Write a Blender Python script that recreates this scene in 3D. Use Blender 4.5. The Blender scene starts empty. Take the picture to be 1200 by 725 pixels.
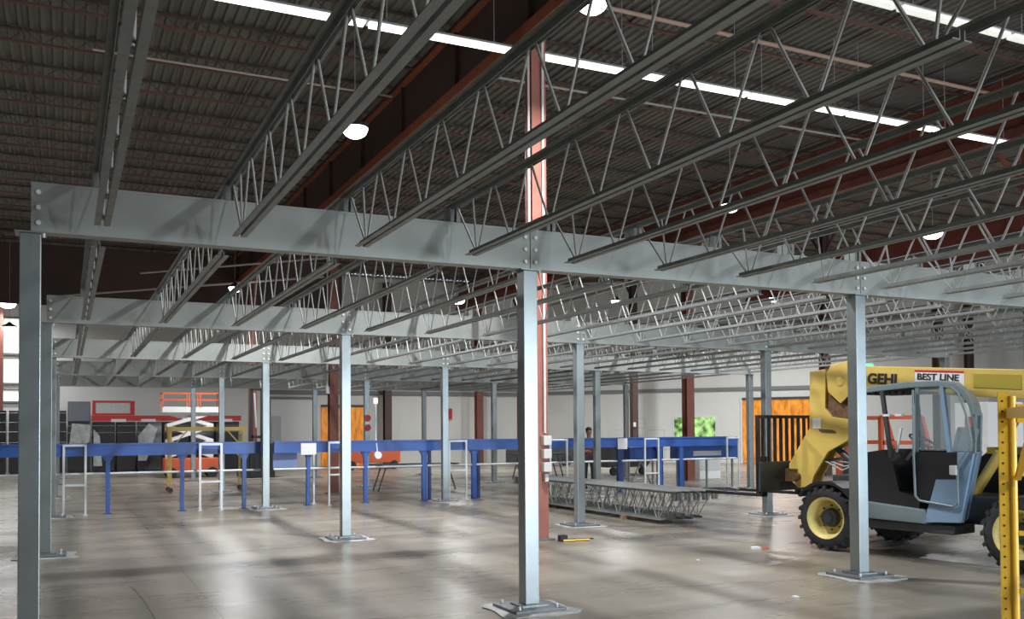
import bpy, bmesh, math, random
from math import sin, cos, pi, radians as R
from mathutils import Vector as V, Matrix
random.seed(7)
SC = bpy.context.scene
COL = SC.collection

# ------------------------------------------------------------------ materials
def mat(name, col, rough=.5, metal=0., var=.0, scale=4., bump=0., emit=None, estr=1., rvar=0., stretch=None, alpha=None, col2=None, detail=5, spec=None):
    m = bpy.data.materials.new(name); m.use_nodes = True
    nt = m.node_tree; N = nt.nodes; L = nt.links
    b = N['Principled BSDF']
    b.inputs['Base Color'].default_value = (*col, 1)
    b.inputs['Roughness'].default_value = rough
    b.inputs['Metallic'].default_value = metal
    if spec is not None: b.inputs['Specular IOR Level'].default_value = spec
    if emit:
        b.inputs['Emission Color'].default_value = (*emit, 1); b.inputs['Emission Strength'].default_value = estr
    if alpha is not None:
        b.inputs['Alpha'].default_value = alpha
    if var or bump or rvar or col2:
        tc = N.new('ShaderNodeTexCoord'); mp = N.new('ShaderNodeMapping'); L.new(tc.outputs['Object'], mp.inputs[0])
        if stretch: mp.inputs['Scale'].default_value = stretch
        nz = N.new('ShaderNodeTexNoise'); nz.inputs['Scale'].default_value = scale; nz.inputs['Detail'].default_value = detail
        nz.inputs['Roughness'].default_value = .6
        L.new(mp.outputs[0], nz.inputs['Vector'])
        cr = N.new('ShaderNodeValToRGB')
        c2 = col2 if col2 else tuple(min(1, c*(1+var)) for c in col)
        c1 = tuple(c*(1-var) for c in col)
        cr.color_ramp.elements[0].color = (*c1, 1); cr.color_ramp.elements[0].position = .3
        cr.color_ramp.elements[1].color = (*c2, 1); cr.color_ramp.elements[1].position = .7
        L.new(nz.outputs['Fac'], cr.inputs[0]); L.new(cr.outputs[0], b.inputs['Base Color'])
        if emit and var and not bump:
            mm = N.new('ShaderNodeMix'); mm.data_type='RGBA'; mm.blend_type='MULTIPLY'; mm.inputs[0].default_value=1; mm.inputs[6].default_value=(*emit,1)
            L.new(cr.outputs[0], mm.inputs[7]); L.new(mm.outputs[2], b.inputs['Emission Color'])
        if rvar:
            mr = N.new('ShaderNodeMapRange'); mr.inputs['To Min'].default_value = max(.02, rough-rvar); mr.inputs['To Max'].default_value = rough+rvar
            mr.inputs['From Min'].default_value = .3; mr.inputs['From Max'].default_value = .7
            L.new(nz.outputs['Fac'], mr.inputs['Value']); L.new(mr.outputs[0], b.inputs['Roughness'])
        if bump:
            bp = N.new('ShaderNodeBump'); bp.inputs['Strength'].default_value = bump; bp.inputs['Distance'].default_value = .01
            L.new(nz.outputs['Fac'], bp.inputs['Height']); L.new(bp.outputs[0], b.inputs['Normal'])
    return m

M = {}
M['galv'] = mat('galvanized sheet', (.345, .37, .35), .5, .3, .05, 5, .03)
M['galv_post'] = mat('galvanized post', (.31, .345, .345), .33, .6, .05, 5, .02)
M['joist'] = mat('joist steel', (.25, .265, .255), .5, .2, .15, 9)
M['web'] = mat('web bar steel', (.40, .41, .39), .65, 0)
M['bolt'] = mat('zinc bolt', (.95, .95, .93), .45, 0)
M['plate'] = mat('plate steel', (.20, .22, .23), .5, .4, .2, 8)
M['grout'] = mat('grout dust', (.50, .50, .49), .75, 0, .2, 10)
M['red'] = mat('red oxide primer', (.20, .065, .045), .55, 0, .2, 3)
M['joist_red'] = mat('faded roof joist primer', (.15, .075, .06), .6, 0, .2, 3)
M['orange_red'] = mat('bright oxide primer', (.34, .10, .05), .5, 0, .15, 3)
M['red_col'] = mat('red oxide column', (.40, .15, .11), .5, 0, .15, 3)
M['red_dark'] = mat('dark oxide plate', (.085, .05, .042), .7, 0, .25, .6)
M['red_web'] = mat('red oxide plate', (.20, .05, .035), .6, 0, .2, .8)
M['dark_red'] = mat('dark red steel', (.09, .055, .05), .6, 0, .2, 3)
M['deck'] = mat('roof deck', (.18, .17, .15), .6, .1, .2, .35, 0)
M['wall'] = mat('painted block wall', (.76, .76, .72), .75, 0, .04, .6)
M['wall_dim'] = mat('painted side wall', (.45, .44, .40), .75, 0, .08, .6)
M['girt'] = mat('grey girt', (.22, .22, .22), .6)
M['white'] = mat('white paint', (.78, .79, .78), .5)
M['white_rail'] = mat('white steel tube', (.68, .72, .74), .35, .2)
M['blue'] = mat('blue enamel', (.035, .10, .36), .35, 0, .12, 3)
M['blue_dark'] = mat('dark blue enamel', (.03, .06, .20), .4, 0, .1, 3)
M['blue_pale'] = mat('pale blue board', (.18, .25, .48), .5)
M['yellow'] = mat('machine yellow', (.72, .52, .13), .38, 0, .08, 3)
M['yellow_rim'] = mat('rim yellow', (.75, .62, .22), .45, 0, .15, 6)
M['olive'] = mat('olive panel', (.42, .33, .04), .5)
M['scaf'] = mat('scaffold yellow', (.95, .58, .06), .3, 0, .08, 8)
M['orange'] = mat('orange paint', (.65, .13, .05), .45)
M['tire'] = mat('tire rubber', (.028, .029, .031), .75, 0, .4, 8, .2)
M['black'] = mat('black steel', (.02, .021, .023), .4)
M['black_gloss'] = mat('black glossy sheet', (.03, .031, .034), .15, 0, .5, 3)
M['charcoal'] = mat('charcoal steel', (.06, .065, .07), .45, .2, .2, 5)
M['cab'] = mat('blue grey cab paint', (.25, .38, .54), .35, .1)
M['cab_roof'] = mat('grey cab roof', (.22, .28, .30), .35, .1)
M['rubber'] = mat('grey seat vinyl', (.20, .24, .27), .6)
M['glass'] = mat('cab glass', (.5, .6, .65), .05, 0, alpha=.18)
M['brown'] = mat('greasy brown steel', (.16, .09, .045), .5, .2, .4, 12)
M['chrome'] = mat('chrome rod', (.7, .7, .7), .2, .9)
M['red_sign'] = mat('bright red paint', (.55, .03, .03), .45)
M['sign_face'] = mat('pale sign board', (.55, .58, .58), .5, 0, .12, 20)
M['grey_box'] = mat('blue grey cabinet', (.16, .18, .21), .5, 0, .1, 2)
M['paper'] = mat('white paper', (.82, .83, .84), .8)
M['orange_strip'] = mat('orange strip curtain', (.80, .27, .03), .35, 0, .5, 2.2, stretch=(3, 3, 1), emit=(1, .8, .6), estr=.42)  # emission imitates light coming through the translucent strips
M['lime'] = mat('lime cloth', (.45, .75, .05), .8)
M['lens'] = mat('lamp lens', (1, 1, 1), .4, emit=(.93, .95, 1), estr=14)
M['tube'] = mat('fluorescent tube', (1, 1, 1), .4, emit=(.98, 1, .93), estr=2.6)
M['tube_unlit'] = mat('unlit fluorescent tube', (1, 1, .95), .4, emit=(.98, 1, .9), estr=.55)  # tubes are off; weak emission put in to keep them pale
M['reflector'] = mat('white reflector', (.7, .7, .68), .4)
M['red_lamp'] = mat('red beacon lens', (1, .1, .1), .4, emit=(1, .15, .2), estr=8)
M['green_lamp'] = mat('green sign lamp', (.1, 1, .2), .4, emit=(.1, 1, .3), estr=2.2)
M['pane'] = mat('bright window glass', (.9, .95, .85), .3, emit=(.9, 1, .82), estr=.6)
M['skin'] = mat('skin', (.42, .24, .16), .6)
M['hair'] = mat('dark hair', (.02, .015, .012), .7)
M['shirt'] = mat('maroon shirt', (.16, .05, .05), .8)
M['pants'] = mat('dark trousers', (.04, .05, .08), .8)
M['lettering'] = mat('black lettering', (.02, .02, .02), .5)
M['pipe'] = mat('pale pipe', (.55, .50, .45), .5)
M['pipe_org'] = mat('peach pipe', (.60, .40, .30), .5)
M['sheet_glare'] = mat('silver sheet and glare', (.45, .46, .46), .3, .5, .3, 4)  # also paints the glare on the black cabinets

# green foliage seen through the picture window
def foliage_mat():
    m = bpy.data.materials.new('green view glass'); m.use_nodes = True
    nt = m.node_tree; N = nt.nodes; b = N['Principled BSDF']; L = nt.links
    nz = N.new('ShaderNodeTexNoise'); nz.inputs['Scale'].default_value = 2.2; nz.inputs['Detail'].default_value = 6
    cr = N.new('ShaderNodeValToRGB')
    cr.color_ramp.elements[0].position = .38; cr.color_ramp.elements[0].color = (.03, .07, .02, 1)
    cr.color_ramp.elements[1].position = .62; cr.color_ramp.elements[1].color = (.38, .62, .22, 1)
    tc = N.new('ShaderNodeTexCoord'); L.new(tc.outputs['Object'], nz.inputs['Vector'])
    L.new(nz.outputs['Fac'], cr.inputs[0]); L.new(cr.outputs[0], b.inputs['Emission Color']); L.new(cr.outputs[0], b.inputs['Base Color'])
    b.inputs['Emission Strength'].default_value = .9; b.inputs['Roughness'].default_value = .2
    return m
M['foliage'] = foliage_mat()

def floor_mat():
    m = bpy.data.materials.new('polished concrete'); m.use_nodes = True
    nt = m.node_tree; N = nt.nodes; b = N['Principled BSDF']; L = nt.links
    tc = N.new('ShaderNodeTexCoord')
    def noise(sc, det, st=(1, 1, 1), rot=0):
        mp = N.new('ShaderNodeMapping'); mp.inputs['Scale'].default_value = st; mp.inputs['Rotation'].default_value = (0, 0, rot)
        L.new(tc.outputs['Object'], mp.inputs[0])
        n = N.new('ShaderNodeTexNoise'); n.inputs['Scale'].default_value = sc; n.inputs['Detail'].default_value = det; n.inputs['Roughness'].default_value = .62
        L.new(mp.outputs[0], n.inputs['Vector']); return n
    n1 = noise(.45, 6); n2 = noise(.8, 5, (.35, 1.6, 1), R(12)); n3 = noise(9, 4)
    a = N.new('ShaderNodeMath'); a.operation = 'ADD'; L.new(n1.outputs['Fac'], a.inputs[0]); L.new(n2.outputs['Fac'], a.inputs[1])
    a2 = N.new('ShaderNodeMath'); a2.operation = 'MULTIPLY_ADD'; a2.inputs[1].default_value = .35; L.new(n3.outputs['Fac'], a2.inputs[0]); L.new(a.outputs[0], a2.inputs[2])
    cr = N.new('ShaderNodeValToRGB')
    e = cr.color_ramp.elements
    e[0].position = .0; e[0].color = (.205, .182, .148, 1)
    e[1].position = 1.; e[1].color = (.345, .31, .255, 1)
    mr = N.new('ShaderNodeMapRange'); mr.inputs['From Min'].default_value = .85; mr.inputs['From Max'].default_value = 1.5
    L.new(a2.outputs[0], mr.inputs['Value']); L.new(mr.outputs[0], cr.inputs[0])
    # saw-cut joints every bay
    br = N.new('ShaderNodeTexBrick'); br.offset = 0; br.inputs['Scale'].default_value = 1; br.inputs['Mortar Size'].default_value = .006
    br.inputs['Brick Width'].default_value = 6.03; br.inputs['Row Height'].default_value = 6.3
    br.inputs['Color1'].default_value = (1, 1, 1, 1); br.inputs['Color2'].default_value = (1, 1, 1, 1); br.inputs['Mortar'].default_value = (.5, .48, .45, 1)
    mpb = N.new('ShaderNodeMapping'); mpb.inputs['Location'].default_value = (-1.6, 1.2, 0); L.new(tc.outputs['Object'], mpb.inputs[0]); L.new(mpb.outputs[0], br.inputs['Vector'])
    mx = N.new('ShaderNodeMix'); mx.data_type = 'RGBA'; mx.blend_type = 'MULTIPLY'; mx.inputs[0].default_value = 1
    L.new(cr.outputs[0], mx.inputs[6]); L.new(br.outputs['Color'], mx.inputs[7])
    L.new(mx.outputs[2], b.inputs['Base Color'])
    r = N.new('ShaderNodeMapRange'); r.inputs['From Min'].default_value = .3; r.inputs['From Max'].default_value = .7
    r.inputs['To Min'].default_value = .24; r.inputs['To Max'].default_value = .34
    L.new(n2.outputs['Fac'], r.inputs['Value']); L.new(r.outputs[0], b.inputs['Roughness'])
    bp = N.new('ShaderNodeBump'); bp.inputs['Strength'].default_value = .05; bp.inputs['Distance'].default_value = .01
    L.new(n1.outputs['Fac'], bp.inputs['Height']); L.new(bp.outputs[0], b.inputs['Normal'])
    b.inputs['Specular IOR Level'].default_value = .5
    return m
M['floor'] = floor_mat()

# ------------------------------------------------------------------ mesh building
class MB:
    def __init__(s): s.v = []; s.f = []; s.sm = []
    def add(s, vs, fs, smooth=False):
        n = len(s.v); s.v += [tuple(p) for p in vs]
        for f in fs: s.f.append(tuple(i+n for i in f)); s.sm.append(smooth)
        return s
    def box(s, x0, x1, y0, y1, z0, z1):
        return s.add([(x0,y0,z0),(x1,y0,z0),(x1,y1,z0),(x0,y1,z0),(x0,y0,z1),(x1,y0,z1),(x1,y1,z1),(x0,y1,z1)],
                     [(3,2,1,0),(4,5,6,7),(0,1,5,4),(1,2,6,5),(2,3,7,6),(3,0,4,7)])
    def bar(s, a, b, w, h=None, up=(0,0,1)):
        a = V(a); b = V(b); h = h or w; d = (b-a).normalized(); u = V(up)
        if abs(d.dot(u)) > .98: u = V((0,1,0))
        r = d.cross(u).normalized(); u = r.cross(d).normalized()
        q = [(-1,-1),(1,-1),(1,1),(-1,1)]
        vs = [a+r*(i*w/2)+u*(j*h/2) for i,j in q]+[b+r*(i*w/2)+u*(j*h/2) for i,j in q]
        return s.add(vs, [(0,1,2,3),(7,6,5,4),(0,4,5,1),(1,5,6,2),(2,6,7,3),(3,7,4,0)])
    def cyl(s, a, b, r0, r1=None, n=12, caps=True):
        a = V(a); b = V(b); r1 = r0 if r1 is None else r1
        d = (b-a).normalized(); u = V((0,0,1)) if abs(d.z) < .9 else V((1,0,0))
        r = d.cross(u).normalized(); u = r.cross(d)
        vs = []
        for c, rr in ((a, r0), (b, r1)):
            for i in range(n):
                t = 2*pi*i/n; vs.append(c+r*(rr*cos(t))+u*(rr*sin(t)))
        s.add(vs, [(i, (i+1) % n, n+(i+1) % n, n+i) for i in range(n)], True)
        if caps: s.add(vs, [tuple(range(n-1,-1,-1)), tuple(range(n, 2*n))])
        return s
    def tube(s, pts, r, n=8):
        pts = [V(p) for p in pts]
        for a, b in zip(pts, pts[1:]): s.cyl(a, b, r, n=n)
        return s
    def lathe(s, c, axis, prof, n=24):
        c = V(c); d = V(axis).normalized(); u = V((0,0,1)) if abs(d.z) < .9 else V((1,0,0))
        r = d.cross(u).normalized(); u = r.cross(d); m = len(prof); vs = []
        for i in range(n):
            t = 2*pi*i/n
            for h, rad in prof: vs.append(c+d*h+(r*cos(t)+u*sin(t))*rad)
        fs = []
        for i in range(n):
            j = (i+1) % n
            for k in range(m-1): fs.append((i*m+k, j*m+k, j*m+k+1, i*m+k+1))
        return s.add(vs, fs, True)
    def prism(s, poly, axis, t0, t1):
        """poly in the two other axes; axis 'x','y','z' is the extrusion"""
        def P(p, t): return {'x': (t, p[0], p[1]), 'y': (p[0], t, p[1]), 'z': (p[0], p[1], t)}[axis]
        n = len(poly)
        return s.add([P(p, t0) for p in poly]+[P(p, t1) for p in poly],
                     [tuple(range(n-1,-1,-1)), tuple(range(n, 2*n))]+[(i, (i+1) % n, n+(i+1) % n, n+i) for i in range(n)])
    def ball(s, c, r, n=10, sc=(1,1,1)):
        c = V(c); prof = []
        vs = []; fs = []; m = n//2+1
        for i in range(n):
            for k in range(m):
                t = 2*pi*i/n; p = pi*k/(m-1)
                vs.append(c+V((r*sin(p)*cos(t)*sc[0], r*sin(p)*sin(t)*sc[1], r*cos(p)*sc[2])))
        for i in range(n):
            j = (i+1) % n
            for k in range(m-1): fs.append((i*m+k, i*m+k+1, j*m+k+1, j*m+k))
        return s.add(vs, fs, True)
    def loft(s, pa, pb, x0, x1):
        n = len(pa)
        return s.add([(x0, p[0], p[1]) for p in pa]+[(x1, p[0], p[1]) for p in pb],
                     [tuple(range(n-1,-1,-1)), tuple(range(n, 2*n))]+[(i, (i+1) % n, n+(i+1) % n, n+i) for i in range(n)])
    def mesh(s, name, m, bevel=0):
        me = bpy.data.meshes.new(name); me.from_pydata(s.v, [], s.f); me.update()
        bm = bmesh.new(); bm.from_mesh(me); bmesh.ops.recalc_face_normals(bm, faces=bm.faces)
        if bevel: 
            bmesh.ops.remove_doubles(bm, verts=bm.verts, dist=1e-5)
            bmesh.ops.bevel(bm, geom=[e for e in bm.edges if len(e.link_faces) == 2 and e.calc_face_angle(0) > .6], offset=bevel, segments=2, affect='EDGES', profile=.6)
        else:
            for f, sm in zip(bm.faces, s.sm): f.smooth = sm
        bm.to_mesh(me); bm.free()
        me.materials.append(m)
        return me
    def build(s, name, m, parent=None, bevel=0, loc=None):
        o = bpy.data.objects.new(name, s.mesh(name, m, bevel)); COL.objects.link(o)
        if parent: o.parent = parent
        if loc is not None: o.location = loc
        return o

def tag(o, label=None, cat=None, group=None, kind=None):
    if label: o['label'] = label
    if cat: o['category'] = cat
    if group: o['group'] = group
    if kind: o['kind'] = kind
    return o
def empty(name, loc, label, cat, group=None, rz=0):
    o = bpy.data.objects.new(name, None); COL.objects.link(o); o.location = loc; o.rotation_euler = (0,0,rz); o.empty_display_size = .2
    return tag(o, label, cat, group)
def copy_tree(root, loc, label, group=None):
    r = root.copy(); COL.objects.link(r); r.location = loc; r['label'] = label
    if group: r['group'] = group
    for ch in root.children:
        c = ch.copy(); COL.objects.link(c); c.parent = r
        for g in ch.children:
            d = g.copy(); COL.objects.link(d); d.parent = c
    return r
def struct(o): o['kind'] = 'structure'; return o
def text_obj(name, s, size, m, parent, loc, rot, sx=1., bold=0., ext=.004):
    cu = bpy.data.curves.new(name, 'FONT'); cu.body = s; cu.size = size; cu.extrude = ext; cu.offset = bold
    cu.align_x = 'LEFT'; cu.align_y = 'BOTTOM_BASELINE'
    t = bpy.data.objects.new(name+'_tmp', cu); COL.objects.link(t)
    bpy.context.view_layer.update()
    me = bpy.data.meshes.new_from_object(t.evaluated_get(bpy.context.evaluated_depsgraph_get()))
    bpy.data.objects.remove(t); me.materials.clear(); me.materials.append(m)
    rot = (Matrix.Rotation(rot[2], 3, 'Z') @ Matrix.Rotation(rot[0], 3, 'X') @ Matrix.Rotation(-math.atan(.079), 3, 'Z')).to_euler()
    o = bpy.data.objects.new(name, me); COL.objects.link(o); o.parent = parent; o.location = loc; o.rotation_euler = rot; o.scale = (sx, 1, 1)
    return o
ORD = ['first','second','third','fourth','fifth','sixth','seventh','eighth','ninth','tenth','eleventh','twelfth','thirteenth','fourteenth','fifteenth','sixteenth','seventeenth','eighteenth','nineteenth','twentieth','twenty-first','twenty-second','twenty-third','twenty-fourth','twenty-fifth','twenty-sixth','twenty-seventh','twenty-eighth','twenty-ninth','thirtieth']

# ------------------------------------------------------------------ camera
cam = bpy.data.objects.new('camera', bpy.data.cameras.new('camera')); COL.objects.link(cam); SC.camera = cam
fpx, cy = 1097.03, 477.88
yaw, pitch, roll = .445025, .02344, -.006516
F = V((sin(yaw)*cos(pitch), cos(yaw)*cos(pitch), sin(pitch))); R0 = V((cos(yaw), -sin(yaw), 0)); U0 = R0.cross(F)
RR = R0*cos(roll)+U0*sin(roll); UU = -R0*sin(roll)+U0*cos(roll)
cam.matrix_world = Matrix(((RR.x, UU.x, -F.x, .2539), (RR.y, UU.y, -F.y, -8.2277), (RR.z, UU.z, -F.z, 1.75), (0,0,0,1)))
cam.data.sensor_width = 36; cam.data.sensor_fit = 'HORIZONTAL'; cam.data.lens = 36*fpx/1200
cam.data.shift_y = (cy-362.5)/1200
cam.data.clip_start = .05; cam.data.clip_end = 300

# ------------------------------------------------------------------ building shell
XL, YF, YB, ZR = -12., -16., 38., 9.72
W0, W1 = V((24., 38., 0)), V((69.3, -16., 0))       # the skewed right wall
def wall_x(y): return W0.x+(W1.x-W0.x)*(W0.y-y)/(W0.y-W1.y)
wd = (W1-W0).normalized(); wn = V((wd.y, -wd.x, 0))   # wn points into the hall or out
if wn.dot(V((0,0,0))-W0) < 0: wn = -wn
struct(MB().prism([(XL, YF), (W1.x, YF), (W0.x, YB), (XL, YB)], 'z', -.3, 0).build('floor', M['floor']))
# corrugated deck, ribs running front to back
def deck():
    xs = []; x = XL
    while x < 69.4:
        xs += [(x, 0), (x+.045, 0), (x+.075, .045), (x+.155, .045), (x+.185, 0)]; x += .2
    bm = MB(); vs = []
    for yy in (YF, YB):
        vs += [(p[0], yy, ZR+p[1]) for p in xs]
    n = len(xs)
    bm.add(vs, [(i, i+1, n+i+1, n+i) for i in range(n-1)])
    return bm
struct(deck().build('ceiling', M['deck']))
struct(MB().box(XL-.3, W0.x+.3, YB, YB+.3, 0, ZR).build('wall_back', M['wall']))
struct(MB().box(XL-.3, XL, YF, YB, 0, ZR).build('wall_left', M['wall_dim']))
struct(MB().prism([(W0.x, W0.y), (W1.x, W1.y), (W1.x-wn.x*.3, W1.y-wn.y*.3), (W0.x-wn.x*.3, W0.y-wn.y*.3)], 'z', 0, ZR).build('wall_right', M['wall']))
# wall behind the viewer with an open dock door
DX0, DX1, DZ = 8.0, 12.6, 4.2
wf = MB().box(XL-.3, DX0, YF-.3, YF, 0, ZR).box(DX1, W1.x, YF-.3, YF, 0, ZR).box(DX0, DX1, YF-.3, YF, DZ, ZR)
EX0, EX1 = 19.0, 25.0
wf = MB().box(XL-.3, DX0, YF-.3, YF, 0, ZR).box(DX1, EX0, YF-.3, YF, 0, ZR).box(EX1, W1.x, YF-.3, YF, 0, ZR).box(DX0, DX1, YF-.3, YF, DZ, ZR).box(EX0, EX1, YF-.3, YF, DZ, ZR)
struct(wf.build('wall_front', M['wall_dim']))
struct(MB().box(DX0-.12, DX0, YF-.32, YF+.04, 0, DZ+.12).box(DX1, DX1+.12, YF-.32, YF+.04, 0, DZ+.12).box(DX0, DX1, YF-.32, YF+.04, DZ, DZ+.12).build('trim_1', M['girt']))
# girt lines on the walls
def on_wall(t, z, off): p = W0+wd*t+wn*off; return (p.x, p.y, z)
struct(MB().bar(on_wall(0, 3.76, .06), on_wall(69, 3.76, .06), .12, .16).build('trim_2', M['girt']))
struct(MB().bar(on_wall(0, 7.0, .06), on_wall(69, 7.0, .06), .12, .16).build('trim_3', M['girt']))
struct(MB().box(9.0, 24, YB-.14, YB, 3.60, 3.78).build('trim_4', M['girt']))
struct(MB().box(9.0, 24, YB-.14, YB, 6.9, 7.06).build('trim_5', M['girt']))

# bright windows at far left of the back wall
def window(x0, x1, z0, z1):
    o = struct(MB().box(x0-.08, x1+.08, YB-.1, YB-.003, z0-.08, z0).box(x0-.08, x1+.08, YB-.1, YB-.003, z1, z1+.08).box(x0-.08, x0, YB-.1, YB-.003, z0, z1).box(x1, x1+.08, YB-.1, YB-.003, z0, z1).build('window_1', M['girt']))
    o.name = 'window_%d' % (window.n); window.n += 1
    MB().box(x0, x1, YB-.05, YB-.004, z0, z1).build('pane', M['pane'], o)
window.n = 1
for z0, z1 in ((5.25, 6.75), (3.95, 5.0), (3.15, 3.6)): window(-3.2, -1.55, z0, z1)
# green picture window in the right wall
def onwall_px(X):  # t along wall for a given X
    return (X-W0.x)/wd.x
def wall_panel(name, t0, t1, z0, z1, off0, off1, m, parent=None):
    a = W0+wd*t0; b = W0+wd*t1
    return MB().prism([(a.x+wn.x*off0, a.y+wn.y*off0), (b.x+wn.x*off0, b.y+wn.y*off0), (b.x+wn.x*off1, b.y+wn.y*off1), (a.x+wn.x*off1, a.y+wn.y*off1)], 'z', z0, z1).build(name, m, parent)
GW = dict(t0=7.62, t1=9.75)
w4 = struct(wall_panel('window_4', GW['t0']-.08, GW['t1']+.08, 1.15, 2.42, .0, .05, M['white']))
wall_panel('pane', GW['t0'], GW['t1'], 1.22, 2.34, .05, .06, M['foliage'], w4)

# doors: white overhead door with a small grey one, orange strip curtains
d1 = struct(MB().box(9.25, 11.4, YB-.08, YB-.004, 0, 3.32).build('door_1', M['white']))
MB().box(9.15, 9.25, YB-.12, YB-.004, 0, 3.45).box(11.4, 11.5, YB-.12, YB-.004, 0, 3.45).box(9.25, 11.4, YB-.12, YB-.004, 3.32, 3.45).build('door_frame', M['girt'], d1)
d2 = struct(MB().box(9.3, 9.75, YB-.12, YB-.084, 0, 2.5).build('door_2', M['sign_face']))
MB().ball((9.68, YB-.14, 1.1), .03).build('door_knob', M['chrome'], d2)
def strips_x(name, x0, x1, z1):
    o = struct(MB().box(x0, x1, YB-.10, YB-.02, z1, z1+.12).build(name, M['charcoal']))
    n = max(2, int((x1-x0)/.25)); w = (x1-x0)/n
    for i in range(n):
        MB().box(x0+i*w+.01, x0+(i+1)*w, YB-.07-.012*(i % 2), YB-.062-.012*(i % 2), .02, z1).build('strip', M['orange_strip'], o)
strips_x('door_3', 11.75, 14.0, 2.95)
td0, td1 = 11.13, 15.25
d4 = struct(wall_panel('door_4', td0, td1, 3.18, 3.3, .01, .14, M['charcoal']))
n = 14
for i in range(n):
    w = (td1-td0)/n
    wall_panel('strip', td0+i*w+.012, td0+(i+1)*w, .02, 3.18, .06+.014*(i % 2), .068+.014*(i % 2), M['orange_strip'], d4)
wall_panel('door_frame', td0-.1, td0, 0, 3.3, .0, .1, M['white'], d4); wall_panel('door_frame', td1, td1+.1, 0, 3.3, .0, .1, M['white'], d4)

# ------------------------------------------------------------------ roof framing
def hcol(w, d, h, t=.018):
    return MB().box(-w/2, w/2, -d/2, -d/2+t, 0, h).box(-w/2, w/2, d/2-t, d/2, 0, h).box(-t/2, t/2, -d/2+t, d/2-t, 0, h)
def red_column(x, y, h, label, w=.25, m='red_col', braces=True):
    root = empty('red_column', (x, y, 0), label, 'column', 'red roof columns')
    hcol(w, w, h-.02).build('shaft', M[m], root)
    MB().box(-w/2-.08, w/2+.08, -w/2-.08, w/2+.08, 0, .025).build('base_plate', M['plate'], root)
    if braces:
        MB().bar((0, .12, h-1.15), (0, .9, h-.08), .07).build('knee_brace', M[m], root)
        MB().bar((0, -.12, h-1.15), (0, -.9, h-.08), .07).build('knee_brace', M[m], root)
    return root
ZG = 8.1
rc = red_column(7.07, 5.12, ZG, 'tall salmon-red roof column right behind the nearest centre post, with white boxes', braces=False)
MB().cyl((-.15, -.06, 1.6), (-.15, -.06, 7.9), .02).build('conduit', M['white'], rc)
MB().cyl((.05, -.16, 1.7), (.05, -.16, 8.0), .022).build('conduit', M['white'], rc)
for z in (1.58, 1.37, 1.16): MB().box(-.01, .13, -.24, -.13, z-.075, z+.075).build('electrical_box', M['white'], rc, .01)
MB().box(.03, .09, -.2, -.13, .93, 1.05).build('outlet', M['white'], rc)
rc = red_column(7.05, 17.72, ZG, 'brown-red roof column behind the pale post, second in its line', m='red', braces=False)
MB().cyl((-.17, -.06, 3.0), (-.17, -.06, 7.9), .018).build('conduit', M['white'], rc)
MB().box(-.22, -.12, -.1, -.02, 2.8, 3.0).build('electrical_box', M['white'], rc)
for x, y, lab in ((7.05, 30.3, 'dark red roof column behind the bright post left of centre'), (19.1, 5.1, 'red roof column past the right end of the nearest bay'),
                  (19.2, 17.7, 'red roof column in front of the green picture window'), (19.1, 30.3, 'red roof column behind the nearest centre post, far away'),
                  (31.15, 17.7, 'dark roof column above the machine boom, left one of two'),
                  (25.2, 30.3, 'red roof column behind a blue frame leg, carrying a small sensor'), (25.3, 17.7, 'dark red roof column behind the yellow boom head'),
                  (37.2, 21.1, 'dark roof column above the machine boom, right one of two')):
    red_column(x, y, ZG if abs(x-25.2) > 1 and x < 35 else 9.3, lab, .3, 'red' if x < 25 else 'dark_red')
red_column(14.97, 37.3, 9.3, 'dark red wall column right of the orange strip door', .36, 'dark_red', False)
red_column(19.85, 36.9, 9.3, 'rust coloured wall column against the white back wall', .36, 'red', False)
red_column(-2.32, 36.9, 9.3, 'red wall column at the far left beside the bright windows', .34, 'red', False)

def girder(x, y0, y1, webm, flm, label):
    root = empty('roof_girder', (x, 0, 0), label, 'girder', 'deep roof girders')
    MB().box(-.012, .012, y0, y1, ZG+.03, 9.38).build('web', M[webm], root)
    MB().box(-.15, .15, y0, y1, ZG, ZG+.03).box(-.15, -.13, y0, y1, ZG+.03, ZG+.20).build('flange', M[flm], root)
    MB().box(-.15, .15, y0, y1, 9.38, 9.41).build('flange', M[flm], root)
    y = 5.13-3.15*6
    while y < y1:
        if y > y0: MB().box(-.10, .10, y-.008, y+.008, ZG+.21, 9.378).build('stiffener', M[webm], root)
        y += 3.15
girder(7.05, YF+.1, YB-.1, 'red_dark', 'orange_red', 'deep dark roof girder with orange-red lower edge above the tall salmon column')
girder(19.15, YF+.1, YB-.1, 'red_web', 'red', 'deep dark-red roof girder at upper right')
girder(31.2, YF+.1, 29.0, 'red_web', 'red', 'farthest deep red roof girder at right')

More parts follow.
